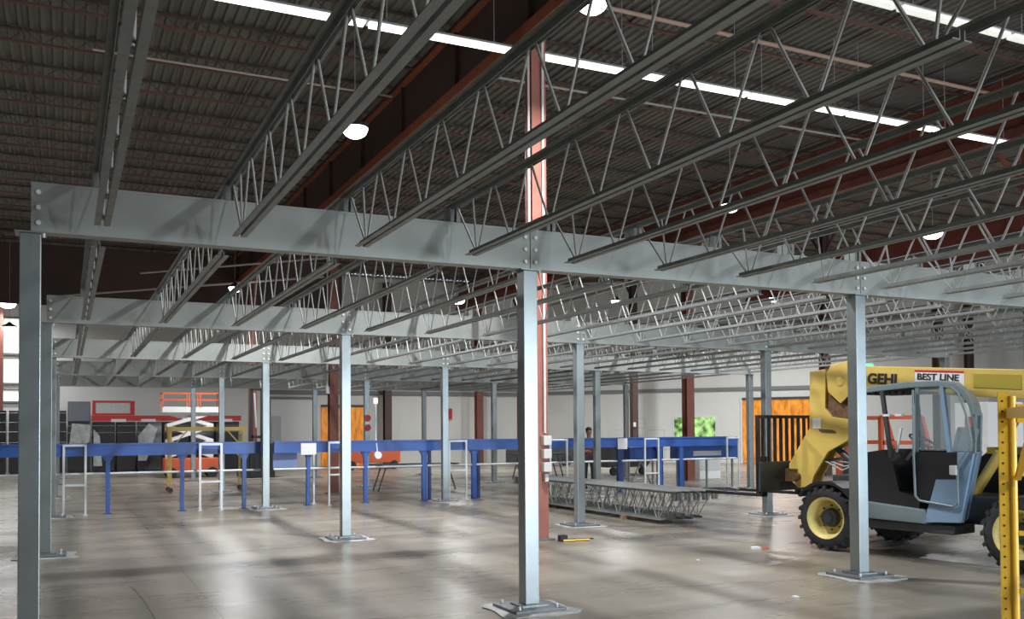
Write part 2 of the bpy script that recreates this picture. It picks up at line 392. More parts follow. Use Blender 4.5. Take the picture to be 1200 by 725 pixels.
# red open-web roof joists carrying the deck
k = 0
y = 12.38-1.886*14
while y < 37.5:
    x1 = min(wall_x(y)-.3, 52)
    root = empty('roof_joist', (0, y, 0), 'thin dark-red roof joist under the deck, %s from the front wall' % ORD[k], 'roof joist', 'red roof joists under the deck')
    MB().box(XL+.05, x1, -.045, .045, 9.43, 9.47).build('bottom_chord', M['joist_red'], root)
    MB().box(XL+.05, x1, -.045, .045, ZR-.04, ZR-.005).build('top_chord', M['dark_red'], root)
    w = MB(); x = XL+.1; s = 0
    while x+.3 < x1:
        w.bar((x, 0, 9.46 if s else ZR-.03), (x+.3, 0, ZR-.03 if s else 9.46), .011); x += .3; s = 1-s
    w.build('webbing', M['dark_red'], root)
    y += 1.886; k += 1
for i in range(24):
    x = -6.47+1.49*i
    ye = YB-.1 if x < 23.8 else YB-(x-23.6)*1.25
    tag(MB().box(x-.018, x+.018, YF+.1, ye, 9.485, 9.52).build('bridging_angle', M['dark_red']), 'thin dark bridging angle crossing the roof joists, %s from the left' % ORD[i], 'bridging', 'bridging angles across the roof joists')

def pipe(name, pts, r, m, label):
    tag(MB().tube(pts, r).build(name, M[m]), label, 'pipe')
pipe('sprinkler_pipe', [(.7, 11.55, 9.2), (6.8, 11.6, 9.2)], .024, 'pipe', 'thin pale sprinkler pipe under the roof at upper left')
pipe('sprinkler_pipe', [(7.3, 9.6, 9.2), (22, 9.6, 9.2)], .026, 'pipe', 'thin pale sprinkler pipe passing right of the tall salmon column')
pipe('sprinkler_pipe', [(7.4, 5.8, 9.2), (19.0, 5.9, 9.2)], .04, 'pipe_org', 'peach coloured pipe running under the roof at upper right')
pipe('overhead_pipe', [(0, 33.8, 7.3), (8.6, 24.95, 7.3)], .04, 'pipe', 'pale slanting pipe above the second beam at left')
pipe('overhead_pipe', [(2.9, 31.1, 8.0), (9.5, 24.2, 8.0)], .04, 'pipe', 'pale slanting pipe seen just under the nearest beam at left')

tag(MB().box(XL+.1, 11.8, 34.2, 34.24, 6.95, 9.42).build('dark_panel', M['red_dark']), 'dark panel added before the back wall at left to darken its upper part', 'dark panel')  # added dark panel, put in to darken the upper back wall
# fluorescent strips
def strip(x0, x1, y, z, m, label):
    root = empty('strip_light', (x0, y, z), label, 'strip light', 'fluorescent strip lights')
    L_ = x1-x0
    MB().prism([(-.11, .03), (-.05, .09), (.05, .09), (.11, .03)], 'x', 0, L_).build('reflector', M['reflector'], root)
    MB().box(.03, L_-.03, -.075, .075, -.015, .03).build('tube', M[m], root)
    for hx in (.3, L_-.3): MB().cyl((hx, 0, .09), (hx, 0, 1.45), .006, n=6).build('hanger', M['web'], root)
x = -.5; i = 0
while x < 17:
    strip(x, x+2.42, 5.5, 7.95, 'tube', 'bright fluorescent strip in the long row, %s from the left' % ORD[i]); x += 2.45; i += 1
x = 9.0; i = 0
while x < 18:
    strip(x, x+2.42, 1.75, 8.0, 'tube_unlit', 'unlit fluorescent strip with a faint painted glow at the upper right corner, %s from the left' % ORD[i]); x += 2.45; i += 1

# high-bay lamps
def lamp(x, y, z, power, label, r=.2, vis=True):
    root = empty('high_bay_lamp', (x, y, z), label, 'ceiling lamp', 'high-bay lamps')
    MB().lathe((0,0,0), (0,0,1), [(.0, r+.02), (.05, r+.02), (.10, r*.75), (.14, .1), (.2, .05), (.2, 0)], 20).build('reflector', M['charcoal'], root)
    MB().lathe((0,0,0), (0,0,1), [(.0, r+.018), (-.06, r), (-.12, r*.85), (-.17, r*.5), (-.185, 0)], 20).build('lens', M['lens'], root)
    MB().cyl((0,0,.2), (0,0,9.43-z), .008, n=6).build('hanger', M['web'], root)
    ld = bpy.data.lights.new('high_bay_light', 'AREA'); ld.shape = 'DISK'; ld.size = .45; ld.energy = power; ld.color = (.97, .98, 1.0); ld.spread = R(165)
    lo = bpy.data.objects.new('high_bay_light', ld); COL.objects.link(lo); lo.location = (x, y, z-.2)
PW = 470
lamp(5.2, 9.0, 7.5, PW*1.5, 'big glaring high-bay lamp upper left of centre', .23)
lamp(6.6, 2.5, 7.5, PW, 'high-bay lamp at the top edge beside the salmon column')
lamp(15.7, 11.0, 7.5, PW, 'high-bay lamp in the right half, left one of the pair', .22)
lamp(23.4, 11.3, 7.5, PW, 'high-bay lamp in the right half, right one of the pair', .27)
lamp(5.8, 26.8, 7.0, PW, 'small distant high-bay lamp above the second beam at left', .2)
lamp(15.9, 30.0, 7.5, PW, 'distant high-bay lamp just left of the centre post', .27)
lamp(-1.95, 36.0, 7.15, PW*.3, 'upper high-bay lamp at the left edge', .3)
lamp(-1.75, 33.3, 5.9, PW*.25, 'lower high-bay lamp at the left edge', .25)
for x, y, lab in ((-4.5, 19, 'high-bay lamp over the floor beyond the left edge of the view'), (5.5, -11.5, 'unseen high-bay lamp added behind the viewer to light the near faces'),  # the lamp behind the viewer is added to brighten near front faces
                  (15, -8, 'high-bay lamp to the right of the viewer'), (26, 0, 'high-bay lamp right of the telehandler'), (33, 3, 'high-bay lamp by the slanting wall beyond the right edge'),
                  (28.5, 24, 'lamp added to light the far wall, between the joists above the orange strip door'), (22.5, 27.5, 'lamp added to light the far wall, between the joists right of the centre post')):  # both lamps are added to brighten the far white wall
    lamp(x, y, 7.5, PW, lab)

# ------------------------------------------------------------------ mezzanine
GX = [0, 4.35, 8.70, 13.05, 18.2]
GY = [-6.05, 0, 6.65, 13.35, 20.0, 26.7]
H, HT = 3.32, 3.71
ROW = ['front', 'nearest', 'second', 'third', 'fourth', 'farthest']
def post_proto(label):
    root = empty('steel_post', (0,0,0), label, 'post', 'galvanized mezzanine posts')
    MB().box(-.075, .075, -.075, .075, .06, H-.012).build('shaft', M['galv_post'], root, .006)
    MB().box(-.11, .11, -.1, .1, H-.012, H).build('cap_plate', M['galv_post'], root)
    MB().box(-.27, .27, -.27, .27, .012, .04).build('base_plate', M['plate'], root, .004)
    MB().box(-.14, .14, -.14, .14, .04, .06).build('foot_plate', M['galv_post'], root, .003)
    g = MB(); n = 22
    pts = []
    for i in range(n):
        t = 2*pi*i/n; q = .36+.07*random.random()
        c, s_ = cos(t), sin(t); mx = max(abs(c), abs(s_))
        pts.append((c/mx*q, s_/mx*q*1.02))
    g.prism(pts, 'z', .0005, .013); g.build('grout_pad', M['grout'], root)
    for sx in (-1, 1):
        for sy in (-1, 1):
            MB().cyl((sx*.2, sy*.2, .04), (sx*.2, sy*.2, .075), .014, n=6).build('anchor_bolt', M['bolt'], root)
    MB().cyl((.095, -.085, H-.045), (.095, -.085, H-.012), .011, n=6).build('bolt', M['bolt'], root)
    return root
pp = None
for j, y in enumerate(GY):
    for i, x in enumerate(GX):
        if j == 0 and i == 1: continue      # out of sight, where the ladder scaffold stands
        lab = 'square galvanized post, %s from the left in the %s row' % (ORD[i], ROW[j])
        if pp is None: pp = post_proto(lab); pp.location = (x, y, 0)
        else: copy_tree(pp, (x, y, 0), lab)

def beam_mb(L_):
    t = .008; lip = .03
    return (MB().box(.004, L_-.004, -.075, -.075+t, H, HT).box(.004, L_-.004, -.067, .075, H, H+t).box(.004, L_-.004, -.067, .075, HT-t, HT)
            .box(.004, L_-.004, .067, .075, H+t, HT-t))
beams = {}
for j, y in enumerate(GY):
    for i in range(4):
        L_ = GX[i+1]-GX[i]; key = round(L_, 3)
        lab = 'deep flat galvanized beam, %s span from the left along the %s row of posts' % (ORD[i], ROW[j])
        if key not in beams:
            root = empty('steel_beam', (GX[i], y, 0), lab, 'beam', 'galvanized mezzanine beams')
            beam_mb(L_).build('web_plate', M['galv'], root)
            MB().box(.004, L_-.004, -.079, -.075, HT-.022, HT-.001).build('edge_strip', M['galv'], root)
            for xx in (.055, L_-.055):
                for zz in (H+.07, H+.19, H+.31):
                    MB().cyl((xx, -.074, zz), (xx, -.094, zz), .019, n=8).build('bolt', M['bolt'], root)
            beams[key] = root
        else: copy_tree(beams[key], (GX[i], y, 0), lab)

ZB, ZT = 3.33, 3.875
def joist(L_, loc, lab, grp):
    root = empty('floor_joist', loc, lab, 'joist', grp)
    e = .45; g = .012; w = .045; t = .006
    tc = MB(); bc = MB()
    for s in (-1, 1):
        a, b = sorted((s*g, s*(g+w))); c, d = sorted((s*g, s*(g+t)))
        tc.box(a, b, -L_+.006, -.006, ZT-t, ZT); tc.box(c, d, -L_+.006, -.006, ZT-w, ZT-t)
        bc.box(a, b, -L_+e, -e, ZB, ZB+t); bc.box(c, d, -L_+e, -e, ZB+t, ZB+w)
    tc.build('top_chord', M['joist'], root); bc.build('bottom_chord', M['joist'], root)
    for y0, y1 in ((-.085, -.006), (-L_+.006, -L_+.085)):
        MB().box(-.05, -.012, y0, y1, HT+.001, ZT-w).box(.012, .05, y0, y1, HT+.001, ZT-w).build('seat', M['joist'], root)
    n = round((L_-1.2)/.66); p = (L_-1.2)/n; r = .0095
    for s in (0, 1):
        f = (lambda q: -q) if s == 0 else (lambda q: -L_+q)
        MB().cyl((0, f(.13), ZT-.035), (0, f(.56), ZB+.03), r, n=6).build('web_bar', M['web'], root)
        MB().cyl((0, f(.50), ZT-.02), (0, f(.585), ZB+.03), r, n=6).build('web_bar', M['web'], root)
    for q in range(n):
        yb0 = -(.6+q*p); yb1 = yb0-p; ym = (yb0+yb1)/2
        MB().cyl((0, yb0-.03, ZB+.03), (0, ym+.035, ZT-.02), r, n=6).build('web_bar', M['web'], root)
        MB().cyl((0, ym-.035, ZT-.02), (0, yb1+.03, ZB+.03), r, n=6).build('web_bar', M['web'], root)
    return root
BAY = ['between the viewer and the nearest beam', 'between the nearest and second beams', 'between the second and third beams', 'between the third and fourth beams', 'between the fourth and farthest beams']
protos = {}
for j in range(1, len(GY)):
    L_ = GY[j]-GY[j-1]; key = round(L_, 3)
    for i in range(18):
        x = .5+1.02*i; loc = (x, GY[j], 0)
        lab = 'open-web joist, %s from the left %s' % (ORD[i], BAY[j-1]); grp = 'open-web joists '+BAY[j-1]
        if key not in protos: protos[key] = joist(L_, loc, lab, grp)
        else: copy_tree(protos[key], loc, lab, grp)

# joists stacked on the floor
floorp = None
for i in range(7):
    x = 10.12+.15*i
    lab = 'dark open-web joist lying in the floor stack, %s from the left' % ORD[i]
    if floorp is None:
        floorp = joist(6.65, (0,0,0), lab, 'joists lying in a stack on the floor')
        floorp.location = (x, 12.3, .08-ZB)
    else:
        copy_tree(floorp, (x, 12.3+.06*((i*3) % 4-1.5), .08-ZB), lab)
for y in (7.3, 10.6):
    tag(MB().box(10.0, 11.15, y-.045, y+.045, 0, .079).build('timber_skid', mat('timber', (.3, .2, .1), .8, 0, .2, 8)), 'low timber skid under the %s end of the joist stack' % ('near' if y < 9 else 'far'), 'timber')

# ------------------------------------------------------------------ blue line with posts and hoops
def by(x): return 13.75+.02*(x-1)
def cut_blue():
    segs = [(-3.2, 4.32, .0), (4.62, 11.5, 0), (11.55, 18.3, 0)]
    for k, (x0, x1, _) in enumerate(segs):
        lab = ['left section of the long blue beam, from the frame edge to the bright post', 'middle section of the long blue beam, passing behind the centre', 'right section of the long blue beam, ending at the black forks'][k]
        root = empty('blue_beam', (x0, by(x0), 0), lab, 'beam', 'long blue beam line')
        L_ = x1-x0; ang = math.atan(.02); root.rotation_euler = (0, 0, ang)
        MB().box(0, L_, -.06, .06, 1.25, 1.52).build('rail', M['blue'], root, .008)
        MB().box(0, L_, -.075, -.06, 1.48, 1.52).box(0, L_, -.075, -.06, 1.25, 1.28).build('lip', M['blue'], root)
        MB().cyl((0, -.0, .87), (L_, 0, .87), .028, n=10).build('lower_rail', M['white_rail'], root)
        for px in {0: (-.3, 1.08, 2.6, 3.95), 1: (5.43, 6.83, 8.36, 9.72), 2: (11.75, 14.15, 15.5, 16.25)}[k]:
            wide = px > 8
            w = .085 if not wide else .12
            o = MB().box(px-x0-w/2, px-x0+w/2, -.05, .05, .012, 1.25).prism([(px-x0-w/2-.08, 1.25), (px-x0+w/2+.08, 1.25), (px-x0+w/2, 1.12), (px-x0-w/2, 1.12)], 'y', -.03, .03).build('leg', M['blue'] if px != 14.15 else M['blue_dark'], root, 0)
            MB().box(px-x0-.09, px-x0+.09, -.09, .09, 0, .012).build('foot_plate', M['blue_dark'], root)
            if wide: MB().box(px-x0+w/2+.12, px-x0+w/2+.19, .15, .22, .0, 1.3).build('rear_leg', M['blue_dark'], root)
cut_blue()
def hoop(x0, x1, y, h, label, mid=.0, r=.022):
    root = empty('tube_hoop', (x0, y, 0), label, 'hoop rail', 'pale tube hoops along the blue beam')
    w = x1-x0
    MB().box(-r, r, -r, r, .01, h).box(w-r, w+r, -r, r, .01, h).box(r, w-r, -r, r, h-2*r, h).build('hoop_tube', M['white_rail'], root, .004)
    if mid: MB().box(r, w-r, -r*.8, r*.8, mid, mid+.04).build('cross_tube', M['white_rail'], root)
    MB().box(-.05, .05, -.05, .05, 0, .01).build('foot_plate', M['white_rail'], root)
    MB().box(w-.05, w+.05, -.05, .05, 0, .01).build('foot_plate', M['white_rail'], root)
hoop(.22, .64, 13.64, 1.5, 'pale tube hoop at the far left, beside the left posts', .62)
hoop(2.96, 3.42, 13.6, 1.5, 'front one of the white tube hoops left of the bright post', .62, .026)
hoop(3.04, 3.5, 14.3, 1.5, 'rear one of the white tube hoops left of the bright post', .0, .022)
hoop(5.88, 6.36, 13.64, 1.5, 'front one of the pale tube hoops behind the second row post', .7)
hoop(5.7, 6.4, 14.4, 1.5, 'rear one of the pale tube hoops behind the second row post', .0)
hoop(8.99, 9.45, 13.80-.02, 1.5, 'grey tube hoop right of the post in the middle', .72)
hoop(11.8, 12.3, 13.65, 1.5, 'pale tube hoop right of the salmon column', .0)
hoop(14.83, 15.28, 13.75, 1.5, 'grey tube hoop in front of the blue box', .5)
hoop(17.72, 18.15, 13.8, 1.5, 'grey tube hoop at the right end of the blue beam', .0)
# brace bars / boxes on the right end
t = empty('blue_conveyor_box', (15.6, 14.30, 0), 'blue machine box hanging under the right end of the blue beam', 'machine')
MB().box(.7, 2.9, -.1, .35, .86, 1.42).build('housing', M['blue'], t, .01)
MB().box(1.2, 2.2, -.125, -.1, .96, 1.1).build('label_plate', M['sign_face'], t)
for xx in (.8, 1.85, 2.8): MB().box(xx-.025, xx+.025, .1, .15, .0, .86).build('leg', M['galv_post'], t)
t = empty('blue_conveyor_box', (12.9, 14.25, 0), 'small blue box under the beam left of the grey hoop', 'machine')
MB().box(1.7, 2.7, -.1, .3, .9, 1.24).build('housing', M['blue'], t, .01)
for xx in (1.8, 2.6): MB().box(xx-.02, xx+.02, .1, .14, .0, .9).build('leg', M['galv_post'], t)
MB().bar((1.8, .12, .05), (2.2, .12, .85), .03).bar((2.6, .12, .05), (2.2, .12, .85), .03).build('brace', M['galv_post'], t)
def paper(x, z0, z1, w, lab):
    tag(MB().box(x, x+w, by(x)-.1, by(x)-.082, z0, z1).build('paper_sheet', M['paper']), lab, 'paper', 'white papers on the blue beam')
paper(5.24, 1.2, 1.47, .36, 'white paper hung on the blue beam right of the bright post')
paper(14.05, 1.2, 1.5, .31, 'white paper hung on the blue beam below the sensor')
tag(MB().box(4.62, 5.18, 13.885, 13.92, .90, 1.3).build('pale_blue_board', M['blue_pale']), 'pale blue board hanging below the blue beam right of the bright post', 'board')
t = empty('beacon_pole', (7.1, 13.87, 1.52), 'thin pole with a glowing red beacon on the blue beam', 'beacon')
MB().cyl((0,0,0), (0,0,.9), .02, n=8).build('pole', M['white_rail'], t)
MB().cyl((0,0,.9), (0,0,1.03), .05, n=12).build('beacon_lens', M['red_lamp'], t)
MB().bar((0,-.02,.02), (0,-.12,-.3), .02).cyl((0,-.10,-.36), (0,-.2,-.36), .09, n=14).build('work_lamp', M['white'], t)

# red signs and exit lights
for x, y, z, s, lab in ((8.5, 19.9, 2.15, .1, 'small red disc on the post beside the beacon pole, upper'), (8.5, 19.9, 1.85, .1, 'small red disc on the post beside the beacon pole, lower')):
    tag(MB().cyl((x, y-.0, z), (x, y-.05, z), s, n=16).build('red_bell', M['red_sign'], loc=(0.2, 0, 0)), lab, 'alarm bell')
tag(MB().box(18.42, 18.7, 37.8, 37.99, 2.35, 2.9).build('fire_sign', M['red_sign']), 'small red sign on the white wall right of the middle post', 'sign')
for p, lab in (((18.2, 19.96, 4.12), 'green glowing exit light left of the green picture window, lower'), ((18.2, 20.06, 4.33), 'green glowing exit light left of the green picture window, upper'), ((17.84, 8.5, 3.24), 'green glowing exit light above the machine cab')):
    t = empty('exit_light', p, lab, 'exit light')
    MB().box(-.1, .1, -.02, .02, -.05, .05).build('glow_face', M['green_lamp'], t)
    MB().box(-.12, .12, .02, .07, -.07, .07).build('housing', M['white'], t)
    MB().cyl((0, .045, -.07), (0, .045, 3.72-p[2]), .008, n=6).build('stem', M['white'], t) if p[2] > 4 else MB().cyl((0, .045, .07), (0, .045, 3.82-p[2]), .008, n=6).build('stem', M['white'], t)
tag(MB().box(-.06, .06, -.05, .0, -.12, .1).build('sensor_box', M['white'], None, .01, loc=(25.1, 30.12, 1.98)), 'small white sensor box on the dark red column above the blue beam', 'sensor')
# sketchy frames before the right wall, left of the picture window
t = empty('wire_rack', (*on_wall(4.4, 0, 1.2)[:2], 0), 'faint grey wire rack before the white wall left of the green window', 'rack', rz=math.atan2(wd.y, wd.x))
for a, b, h in ((0, 1.0, 1.7), (1.1, 2.0, 2.3), (2.1, 3.0, 1.7)):
    MB().bar((a,0,0), (a,0,h), .03).bar((b,0,0), (b,0,h), .03).bar((a,0,h), (b,0,h), .03).bar((a,0,h-.5), (b,0,h-.5), .02).build('frame', M['sign_face'], t)

# ------------------------------------------------------------------ left background: black cabinets, red header
for k, (x0, x1, m) in enumerate(((-3.6, -2.0, 'black_gloss'), (-1.9, -.5, 'black'), (-.45, .28, 'black'), (.34, 1.22, 'grey_box'), (1.3, 2.2, 'black_gloss'), (2.28, 3.05, 'black'), (3.12, 4.15, 'black_gloss'), (4.2, 5.3, 'black'), (5.35, 6.4, 'black_gloss'), (6.45, 7.5, 'black'))):
    lab = 'tall black machine cabinet in the left background, %s from the left' % ORD[k]
    root = empty('machine_cabinet', (x0, 36.3, 0), lab, 'cabinet', 'black machine cabinets in the left background')
    w = x1-x0; h = 3.1 if m == 'grey_box' else (2.7 if k < 3 else 2.22)
    MB().box(0, w, 0, .9, .08, h).build('body', M['black' if m == 'grey_box' else m], root, .02)
    if m == 'grey_box': MB().box(.02, w-.02, -.04, 0, 2.25, h).build('panel', M['grey_box'], root)
    for zz in (1.2, 1.75, 2.05) if k > 2 else (.9, 1.35, 1.8, 2.2, 2.6):
        MB().cyl((0, -.03, zz), (w, -.03, zz), .012, n=6).build('shelf_bar', M['galv'], root)
    MB().box(.05, w-.05, .05, .85, 0, .08).build('plinth', M['charcoal'], root)
# one pale sheet, and glare painted as pale patches on the black cabinets
def sheet_or_glare(pts, lab):
    tag(MB().prism(pts, 'y', 36.225, 36.255).build('sheet_glare_patch', M['sheet_glare']), lab, 'sheet')
sheet_or_glare([(.36, .9), (1.2, 1.35), (1.22, 2.1), (.5, 2.15)], 'shiny silver sheet leaning at the left cabinets')
sheet_or_glare([(3.15, .5), (3.5, .5), (3.95, 1.9), (3.6, 2.15), (3.15, 1.6)], 'glare painted as a pale patch on the cabinet under the red header')
sheet_or_glare([(1.35, .3), (1.7, .3), (1.6, 1.6), (1.35, 1.9)], 'narrow pale patch of painted glare on the black cabinets')
t = empty('red_header', (1.27, 36.15, 2.26), 'long red header bar with white labels above the black cabinets', 'sign')
MB().box(0, 6.3, 0, .12, 0, .23).build('bar', M['red_sign'], t)
for a in (.78, 2.0, 5.3): MB().box(a, a+.6, -.02, 0, -.05, .08).build('label_plate', M['paper'], t)
t = empty('red_framed_board', (1.3, 36.15, 2.5), 'white board in a red frame standing on the red header', 'sign')
MB().box(0, 1.7, 0, .1, 0, .09).box(0, 1.7, 0, .1, .56, .64).box(0, .12, 0, .1, .09, .56).box(1.52, 1.7, 0, .1, .09, .56).build('frame', M['red_sign'], t)
MB().box(.12, 1.52, .03, .08, .09, .56).build('board', M['sign_face'], t)

# scissor lift
t = empty('scissor_lift', (4.65, 30.0, 0), 'orange and white scissor lift raised in the left background', 'scissor lift')
MB().box(-1.0, 1.0, -.4, .4, .22, .75).build('chassis', M['orange'], t, .03)
for sx in (-.75, .75):
    for sy in (-.42, .42):
        MB().cyl((sx, sy-.07, .2), (sx, sy+.07, .2), .2, n=18).build('wheel', M['tire'], t)
for z0, z1 in ((.8, 1.4), (1.4, 2.0), (2.0, 2.5)):
    for sy in (-.3, .3):
        MB().bar((-.9, sy, z0), (.8, sy, z1), .05, .13).build('scissor_arm', M['white'], t)
        MB().bar((.8, sy+.06, z0), (-.9, sy+.06, z1), .05, .13).build('scissor_arm', M['white'], t)
MB().box(-1.08, 1.08, -.42, .42, 2.5, 2.72).build('platform', M['white'], t, .01)
g = MB()
for z in (3.0, 3.25): g.bar((-1.05, -.4, z), (1.05, -.4, z), .04).bar((-1.05, .4, z), (1.05, .4, z), .04).bar((-1.05, -.4, z), (-1.05, .4, z), .04).bar((1.05, -.4, z), (1.05, .4, z), .04)
for x_ in (-1.05, -.1, .3, 1.05):
    for y_ in (-.4, .4): g.bar((x_, y_, 2.7), (x_, y_, 3.27), .045)
g.build('guard_rail', M['orange'], t)

# yellow rolling scaffold at left
def frame_scaffold(t, L_, W, h, m):
    for x_ in (0, L_):
        for y_ in (0, W):
            MB().bar((x_, y_, .16), (x_, y_, h), .06).build('stile', M[m], t)
            MB().cyl((x_, y_-.03, .07), (x_, y_+.03, .07), .07, n=14).build('caster', M['black'], t)
        k = MB()
        for z in (.45, .75, 1.05, 1.35, 1.65): k.bar((x_, 0, z), (x_, W, z), .03)
        k.build('rungs', M[m], t)
t = empty('rolling_scaffold', (3.0, 20.5, 0), 'yellow rolling scaffold behind the blue beam at left', 'scaffold')
frame_scaffold(t, 2.05, .7, 1.78, 'yellow')
MB().box(-.1, 2.15, -.03, .73, 1.78, 1.9).build('deck_rail', M['yellow'], t)
MB().bar((.03, 0, 1.3), (.45, 0, 1.78), .035).bar((2.02, 0, 1.3), (1.6, 0, 1.78), .035).build('brace', M['yellow'], t)
tag(MB().prism([(4.86, 1.05), (5.14, 1.1), (5.16, 1.42), (5.05, 1.5), (4.9, 1.45)], 'y', 20.40, 20.468).build('lime_vest', M['lime']), 'lime-green cloth hanging on the right leg of the yellow scaffold', 'cloth')

# dark mast machine behind the bright post
t = empty('forklift_mast', (6.78, 27.9, 0), 'tall black mast leaning behind the bright post at left', 'mast')
MB().bar((-.2, 0, .1), (-.2, 0, 3.45), .12, .1).build('upright', M['black'], t)
MB().bar((.2, 0, .1), (.2, 0, 3.45), .12, .1).build('upright', M['black'], t)
MB().box(-.2, .2, -.05, .05, 3.3, 3.4).box(-.2, .2, -.05, .05, 1.5, 1.6).build('crosshead', M['black'], t)
MB().bar((-.03, -.08, 1.9), (-.1, -.08, 3.2), .06).build('chain', M['sign_face'], t)
MB().box(-.5, .7, .05, 1.5, .0, 1.3).build('body', M['black'], t, .04)

# work tables and low carts behind the line
def trestle(x, y, w, h, lab, m='charcoal'):
    t = empty('trestle_table', (x, y, 0), lab, 'table')
    MB().box(0, w, 0, .6, h-.05, h).build('tabletop', M[m], t)
    for x_ in (.1, w-.1):
        for y_ in (.05, .55):
            MB().bar((x_, y_, 0), (x_+(.25 if x_ < w/2 else -.25), y_, h-.05), .035).build('leg', M['charcoal'], t)
trestle(8.3, 17.8, 2.6, .78, 'dark trestle table behind the blue beam near the beacon pole')
trestle(14.6, 21.5, 2.0, .9, 'dark trestle table behind the blue beam left of the middle')
t = empty('orange_cart', (11.6, 33, 0), 'low orange and brown cart before the orange strip door', 'cart')
MB().box(0, 2.6, 0, 1.0, .3, 1.0).build('body', M['orange'], t, .03)
MB().box(.1, 2.5, .1, .9, 1.0, 1.25).build('load', M['brown'], t, .03)
for x_ in (.3, 2.3): MB().cyl((x_, -.02, .2), (x_, .12, .2), .2, n=16).build('wheel', M['tire'], t)
t = empty('covered_car', (19.5, 31.5, 0), 'low dark covered machine behind the centre of the blue beam', 'machine')
MB().prism([(0, .15), (0, .8), (.5, .95), (1.0, 1.3), (2.2, 1.3), (2.7, .9), (3.2, .8), (3.2, .15)], 'y', 0, 1.4).build('body', M['charcoal'], t, .04)
for x_ in (.6, 2.6): MB().cyl((x_, -.04, .28), (x_, .15, .28), .28, n=16).build('wheel', M['tire'], t)
t = empty('grey_ramp_cart', (19.4, 22.3, 0), 'grey cart with a slanting side behind the blue beam right of centre', 'cart')
MB().prism([(-.6, .3), (1.2, .3), (1.9, 1.15), (-.6, 1.15)], 'y', 0, 1.2).build('body', M['charcoal'], t, .02)
for x_ in (-.3, 1.0): MB().cyl((x_, -.03, .15), (x_, .1, .15), .15, n=14).build('wheel', M['tire'], t)
t = empty('white_cabinet', (20.7, 18.3, 0), 'white appliance behind the grey hoop and blue box', 'cabinet')
MB().box(-.6, .3, 0, .7, 0, 1.25).build('body', M['white'], t, .02)
MB().box(-.57, .27, -.02, 0, .3, 1.2).build('door', M['sign_face'], t)
# low dark pallet and hose at the right end of the line
t = empty('cable_heap', (16.7, 13.0, 0), 'flat heap of dark cable on the floor at the right end of the blue beam', 'cable')
cb = MB()
for q in range(3):
    cb.tube([(cos(a*pi/9)*(.75-.15*q), sin(a*pi/9)*(.4-.08*q), .02+.03*q) for a in range(19)], .022, 6)
cb.build('cable_loop', M['black'], t)

# ------------------------------------------------------------------ person behind the blue beam
def person(loc, rz):
    root = empty('person', loc, 'person in a maroon shirt standing behind the blue beam, head above it', 'person', rz=rz)
    me = bpy.data.meshes.new('body')
    J = [((0,0,.95),.13,.10),((0,0,1.15),.14,.10),((0,.01,1.38),.17,.11),((0,.0,1.47),.07,.06),((0,-.01,1.56),.055,.055),((0,-.02,1.66),.085,.1),((0,-.02,1.76),.08,.095)]
    vs = [j[0] for j in J]; rad = [(j[1], j[2]) for j in J]; ed = [(i, i+1) for i in range(len(J)-1)]
    for s in (-1, 1):
        b0 = len(vs)
        vs += [(s*.19,.0,1.41),(s*.25,-.05,1.14),(s*.18,-.28,1.12),(s*.13,-.38,1.13)]; rad += [(.06,.06),(.045,.045),(.035,.035),(.03,.022)]
        ed += [(2,b0),(b0,b0+1),(b0+1,b0+2),(b0+2,b0+3)]
        b0 = len(vs)
        vs += [(s*.1,0,.86),(s*.11,-.01,.48),(s*.11,.02,.1),(s*.12,-.14,.045)]; rad += [(.085,.085),(.06,.06),(.042,.042),(.04,.035)]
        ed += [(0,b0),(b0,b0+1),(b0+1,b0+2),(b0+2,b0+3)]
    me.from_pydata(vs, ed, []); o = bpy.data.objects.new('body', me); COL.objects.link(o)
    sk = o.modifiers.new('skin', 'SKIN'); 
    for v, r_ in zip(me.skin_vertices[0].data, rad): v.radius = r_
    me.skin_vertices[0].data[0].use_root = True
    ss = o.modifiers.new('sub', 'SUBSURF'); ss.levels = ss.render_levels = 2
    bpy.context.view_layer.update()
    nm = bpy.data.meshes.new_from_object(o.evaluated_get(bpy.context.evaluated_depsgraph_get()))
    nm.name = 'body'; bpy.data.objects.remove(o)
    for m in ('skin', 'shirt', 'pants'): nm.materials.append(M[m])
    for p in nm.polygons:
        c = p.center; p.use_smooth = True
        p.material_index = 2 if c.z < .97 and abs(c.x) < .21 and c.y > -.2 or c.z < .85 else (1 if c.z < 1.5 and c.y > -.16 else 0)
    b = bpy.data.objects.new('body', nm); COL.objects.link(b); b.parent = root
    MB().ball((0, .005, 1.74), .1, 14, (.95, 1.05, .85)).build('hair', M['hair'], root)
    MB().ball((0, -.12, 1.67), .016, 8, (.8, 1, 1.4)).build('nose', M['skin'], root)
    for s in (-1, 1):
        MB().ball((s*.03, -.105, 1.70), .011, 8).build('eye', M['hair'], root)
        MB().ball((s*.085, -.01, 1.67), .02, 8, (.5, 1, 1.5)).build('ear', M['skin'], root)
        for f in range(4):
            MB().tube([(s*(.105+.017*f), -.39, 1.13), (s*(.105+.017*f), -.44-.006*(f in (1,2)), 1.125), (s*(.105+.017*f), -.465, 1.10)], .0075, 6).build('finger', M['skin'], root)
        MB().tube([(s*.10, -.36, 1.13), (s*.075, -.40, 1.12)], .009, 6).build('thumb', M['skin'], root)
person((14.05, 15.5, 0), R(-10))

